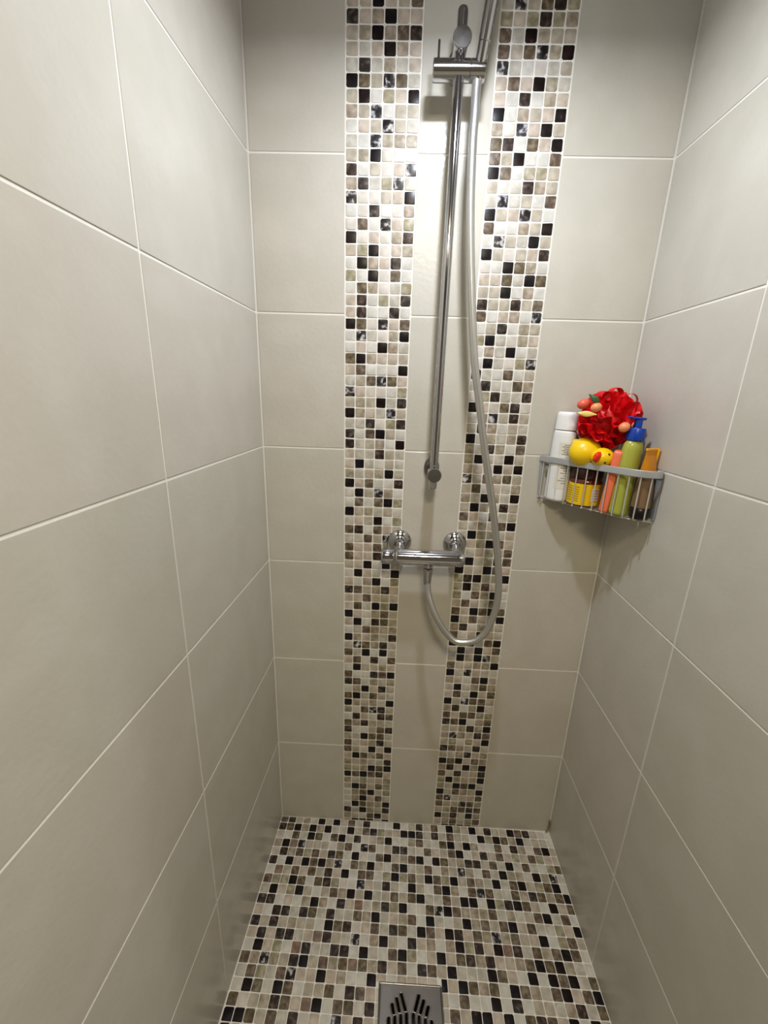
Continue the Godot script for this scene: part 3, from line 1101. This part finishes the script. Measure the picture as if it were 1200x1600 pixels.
func build_pump_bottle() -> void:
	var at := Vector3(0.8125, 1.1095, 0.141)
	var o := thing("pump_bottle", "green translucent pump bottle with a blue pump head", "bottle", at)
	o.rotation = Vector3(-0.01, 0.35, -0.055)
	var green := plain(Color(0.64, 0.655, 0.27), 0.22)
	green.subsurf_scatter_enabled = true
	green.subsurf_scatter_strength = 0.1
	var st := begin()
	var rings := []
	for e in [[0.0, 0.88], [0.002, 0.95], [0.006, 1.0], [0.060, 0.97], [0.114, 1.04], [0.138, 1.02], [0.149, 0.92], [0.155, 0.78], [0.157, 0.6]]:
		rings.append(ring_of(Vector3(0, e[0], 0), Vector3(0.0215 * e[1], 0, 0), Vector3(0, 0, 0.0170 * e[1]), 32))
	loft(st, rings)
	var body := done("body", st, green, o)
	# dark printed panel on the side towards the wall
	st = begin()
	rings = []
	for i in 2:
		var arc := []
		for k in 9:
			var w := -0.75 + k * 1.3 / 8.0
			arc.append(Vector3(cos(w) * 0.0226, 0.060 + 0.055 * i, sin(w) * 0.0179))
		rings.append(arc)
	loft(st, rings, false, false, true)
	var bars := []
	for k in 6:
		bars.append([6 + (k * 13) % 20, 8 + k * 9, 20 + (k * 9) % 16, 5, Color(0.12, 0.14, 0.06)])
	var m := plain(Color.WHITE, 0.4)
	m.albedo_texture = printed(64, 64, Color(0.42, 0.45, 0.12), bars)
	done("print_panel", st, m, body)
	var blue := plain(Color(0.03, 0.22, 0.60), 0.3)
	st = begin()
	lathe(st, [Vector2(0.0, 0.157), Vector2(0.0178, 0.157), Vector2(0.0182, 0.159), Vector2(0.0172, 0.180), Vector2(0.0162, 0.182), Vector2(0.0, 0.1825)], 36)
	done("collar", st, blue, o)
	st = begin()
	lathe(st, [Vector2(0.0, 0.182), Vector2(0.0080, 0.182), Vector2(0.0076, 0.199), Vector2(0.0, 0.200)], 24)
	box(st, Vector3(0.024, 0.0055, 0.013), 0.002, xf(Vector3(0.003, 0.201, 0.0)))
	box(st, Vector3(0.024, 0.0042, 0.0085), 0.0015, xf(Vector3(-0.0175, 0.2015, 0.0), Vector3(0, 0, -0.06)))
	done("pump_head", st, blue, o)


func build_tube() -> void:
	var at := Vector3(0.8405, 1.1095, 0.168)
	var o := thing("lotion_tube", "brown lotion tube with amber crimped end standing on its dark cap by right wall", "tube", at)
	o.rotation = Vector3(0.0, 0.55, -0.02)
	o.scale = Vector3(1.06, 1.0, 1.06)
	var st := begin()
	lathe(st, [Vector2(0.0, 0.0), Vector2(0.0158, 0.0), Vector2(0.0168, 0.002), Vector2(0.0168, 0.021), Vector2(0.0155, 0.0225), Vector2(0.0, 0.023)], 32)
	done("cap", st, plain(Color(0.06, 0.025, 0.03), 0.3), o)
	st = begin()
	var rings := []
	for e in [[0.0235, 0.0165, 0.0165], [0.030, 0.0172, 0.0168], [0.070, 0.0180, 0.0135], [0.096, 0.0186, 0.0105]]:
		rings.append(ring_of(Vector3(0, e[0], 0), Vector3(e[1], 0, 0), Vector3(0, 0, e[2]), 32))
	loft(st, rings)
	done("body", st, plain(Color(0.48, 0.38, 0.27), 0.4), o)
	st = begin()
	rings = []
	for e in [[0.0962, 0.0186, 0.0105], [0.115, 0.0190, 0.0070], [0.130, 0.0195, 0.0030], [0.134, 0.0196, 0.0016], [0.144, 0.0196, 0.0014]]:
		rings.append(ring_of(Vector3(0, e[0], 0), Vector3(e[1], 0, 0), Vector3(0, 0, e[2]), 32, 2.6))
	loft(st, rings)
	var amber := plain(Color(0.78, 0.50, 0.05), 0.3)
	var top := done("crimped_end", st, amber, o)
	# the paler folded border of the crimp
	st = begin()
	box(st, Vector3(0.0055, 0.034, 0.005), 0.001, xf(Vector3(0.0168, 0.126, 0.0018), Vector3(0.08, 0, -0.02)))
	box(st, Vector3(0.040, 0.005, 0.0044), 0.001, xf(Vector3(0.0, 0.1425, 0.0)))
	done("crimp_fold", st, plain(Color(0.90, 0.66, 0.10), 0.35), top)


func build_sponge() -> void:
	var c := Vector3(0.788, 1.302, 0.076)
	var o := thing("bath_sponge", "red ruffled mesh bath sponge with coral beads and a green leaf on top", "sponge", c)
	var red := plain(Color(0.85, 0.03, 0.085), 0.45)
	red.backlight_enabled = true
	red.backlight = Color(0.5, 0.01, 0.03)
	var st := begin()
	ball(st, Vector3.ZERO, Vector3(0.044, 0.042, 0.040), Transform3D(), 12, 18)
	done("core", st, red, o)
	var r := RandomNumberGenerator.new()
	r.seed = 77
	st = begin()
	for i in 58:
		# each ruffle: a wavy strip of netting that stands out from the core
		var y := 1.0 - 2.0 * (i + 0.5) / 58.0
		var fi := i * 2.39996
		var out := Vector3(sqrt(1.0 - y * y) * cos(fi), y, sqrt(1.0 - y * y) * sin(fi))
		var u := out.cross(Vector3(r.randf_range(-1, 1), r.randf_range(-1, 1), r.randf_range(-1, 1))).normalized()
		var v := out.cross(u)
		var reach := 0.056 + r.randf_range(0.0, 0.012)
		var span := 0.021 + r.randf_range(0.0, 0.010)
		var rows := []
		for j in 4:
			var f := j / 3.0
			var line := []
			for k in 13:
				var s := k / 12.0 * 2.0 - 1.0
				var wave := sin(s * 5.5 + i) * 0.0075 * f
				var p := out * (0.036 + (reach - 0.036) * f * (1.0 - 0.35 * s * s)) + u * s * span * (0.55 + 0.45 * f) + v * wave
				p.x = clampf(p.x, -0.075, 0.072)
				p.z = maxf(p.z, -0.070)
				# the netting gives way to the duck, the bottle cap and the pump bottle
				var duck := p - Vector3(-0.038, -0.070, 0.002)
				if duck.length() < 0.0385:
					p = Vector3(-0.038, -0.070, 0.002) + duck.normalized() * 0.0385
				for e in [[-0.0687, -0.050, 0.026, 0.016], [0.031, 0.065, 0.0225, 0.012]]:
					var away := Vector2(p.x - e[0], p.z - e[1])
					if p.y < e[3] and away.length() < e[2]:
						away = away.normalized() * e[2]
						p = Vector3(e[0] + away.x, p.y, e[1] + away.y)
				line.append(p)
			rows.append(line)
		loft(st, rows, false, false)
	done("ruffles", st, red, o)
	# loops of netting on top
	for e in [[Vector3(0.0, 0.057, 0.014), 0.011, 0.4], [Vector3(0.036, 0.043, 0.010), 0.014, -0.7], [Vector3(-0.026, 0.050, 0.018), 0.010, 0.9]]:
		st = begin()
		var rows := []
		for k in 15:
			var w := -0.6 + k / 14.0 * (PI + 1.2)
			var p: Vector3 = e[0] + Vector3(cos(w) * e[1], sin(w) * e[1], 0).rotated(Vector3.BACK, -e[2] * 0.5)
			var d := Vector3(sin(e[2]) * 0.004, 0.0, 0.0095)
			rows.append([p - d, p - d * 0.3 + Vector3(0, 0.001, 0), p + d * 0.3 + Vector3(0, 0.001, 0), p + d])
		loft(st, rows, false, false)
		done("net_loop", st, red, o)
	var coral := plain(Color(0.86, 0.36, 0.27), 0.4)
	var peach := plain(Color(0.90, 0.55, 0.36), 0.4)
	for e in [[Vector3(-0.066, 0.033, 0.022), 0.0105, coral, 1.3], [Vector3(-0.049, 0.027, 0.044), 0.0095, peach, 1.2], [Vector3(0.006, -0.010, 0.062), 0.0100, peach, 1.15], [Vector3(0.034, -0.006, 0.052), 0.0080, peach, 1.1]]:
		st = begin()
		var rr: float = e[1]
		ball(st, Vector3.ZERO, Vector3(rr * e[3], rr, rr), xf(e[0], Vector3(0, 0, 0.4)), 10, 16)
		done("bead", st, e[2], o)
	st = begin()
	var rings := []
	for i in 9:
		var f := i / 8.0
		var p := Vector3(-0.044, 0.034, 0.044).lerp(Vector3(-0.066, 0.053, 0.040), f)
		var w := 0.0068 * sin(PI * clampf(f, 0.03, 0.97))
		rings.append(ring_of(p + Vector3(0, 0, 0.004 * sin(PI * f)), Vector3(0.65, 0.7, 0.1) * w, Vector3(0, 0, 0.0016), 10))
	loft(st, rings)
	done("leaf", st, plain(Color(0.20, 0.36, 0.20), 0.4), o)
	st = begin()
	rings = []
	for i in 7:
		var f := i / 6.0
		var p := Vector3(-0.080, 0.014, 0.030).lerp(Vector3(-0.050, 0.013, 0.050), f)
		var w := 0.0062 * sin(PI * clampf(f, 0.06, 0.94))
		rings.append(ring_of(p, Vector3(0, w, 0), Vector3(0.001, 0, 0.003), 10))
	loft(st, rings)
	done("petal", st, plain(Color(0.92, 0.80, 0.45), 0.4), o)
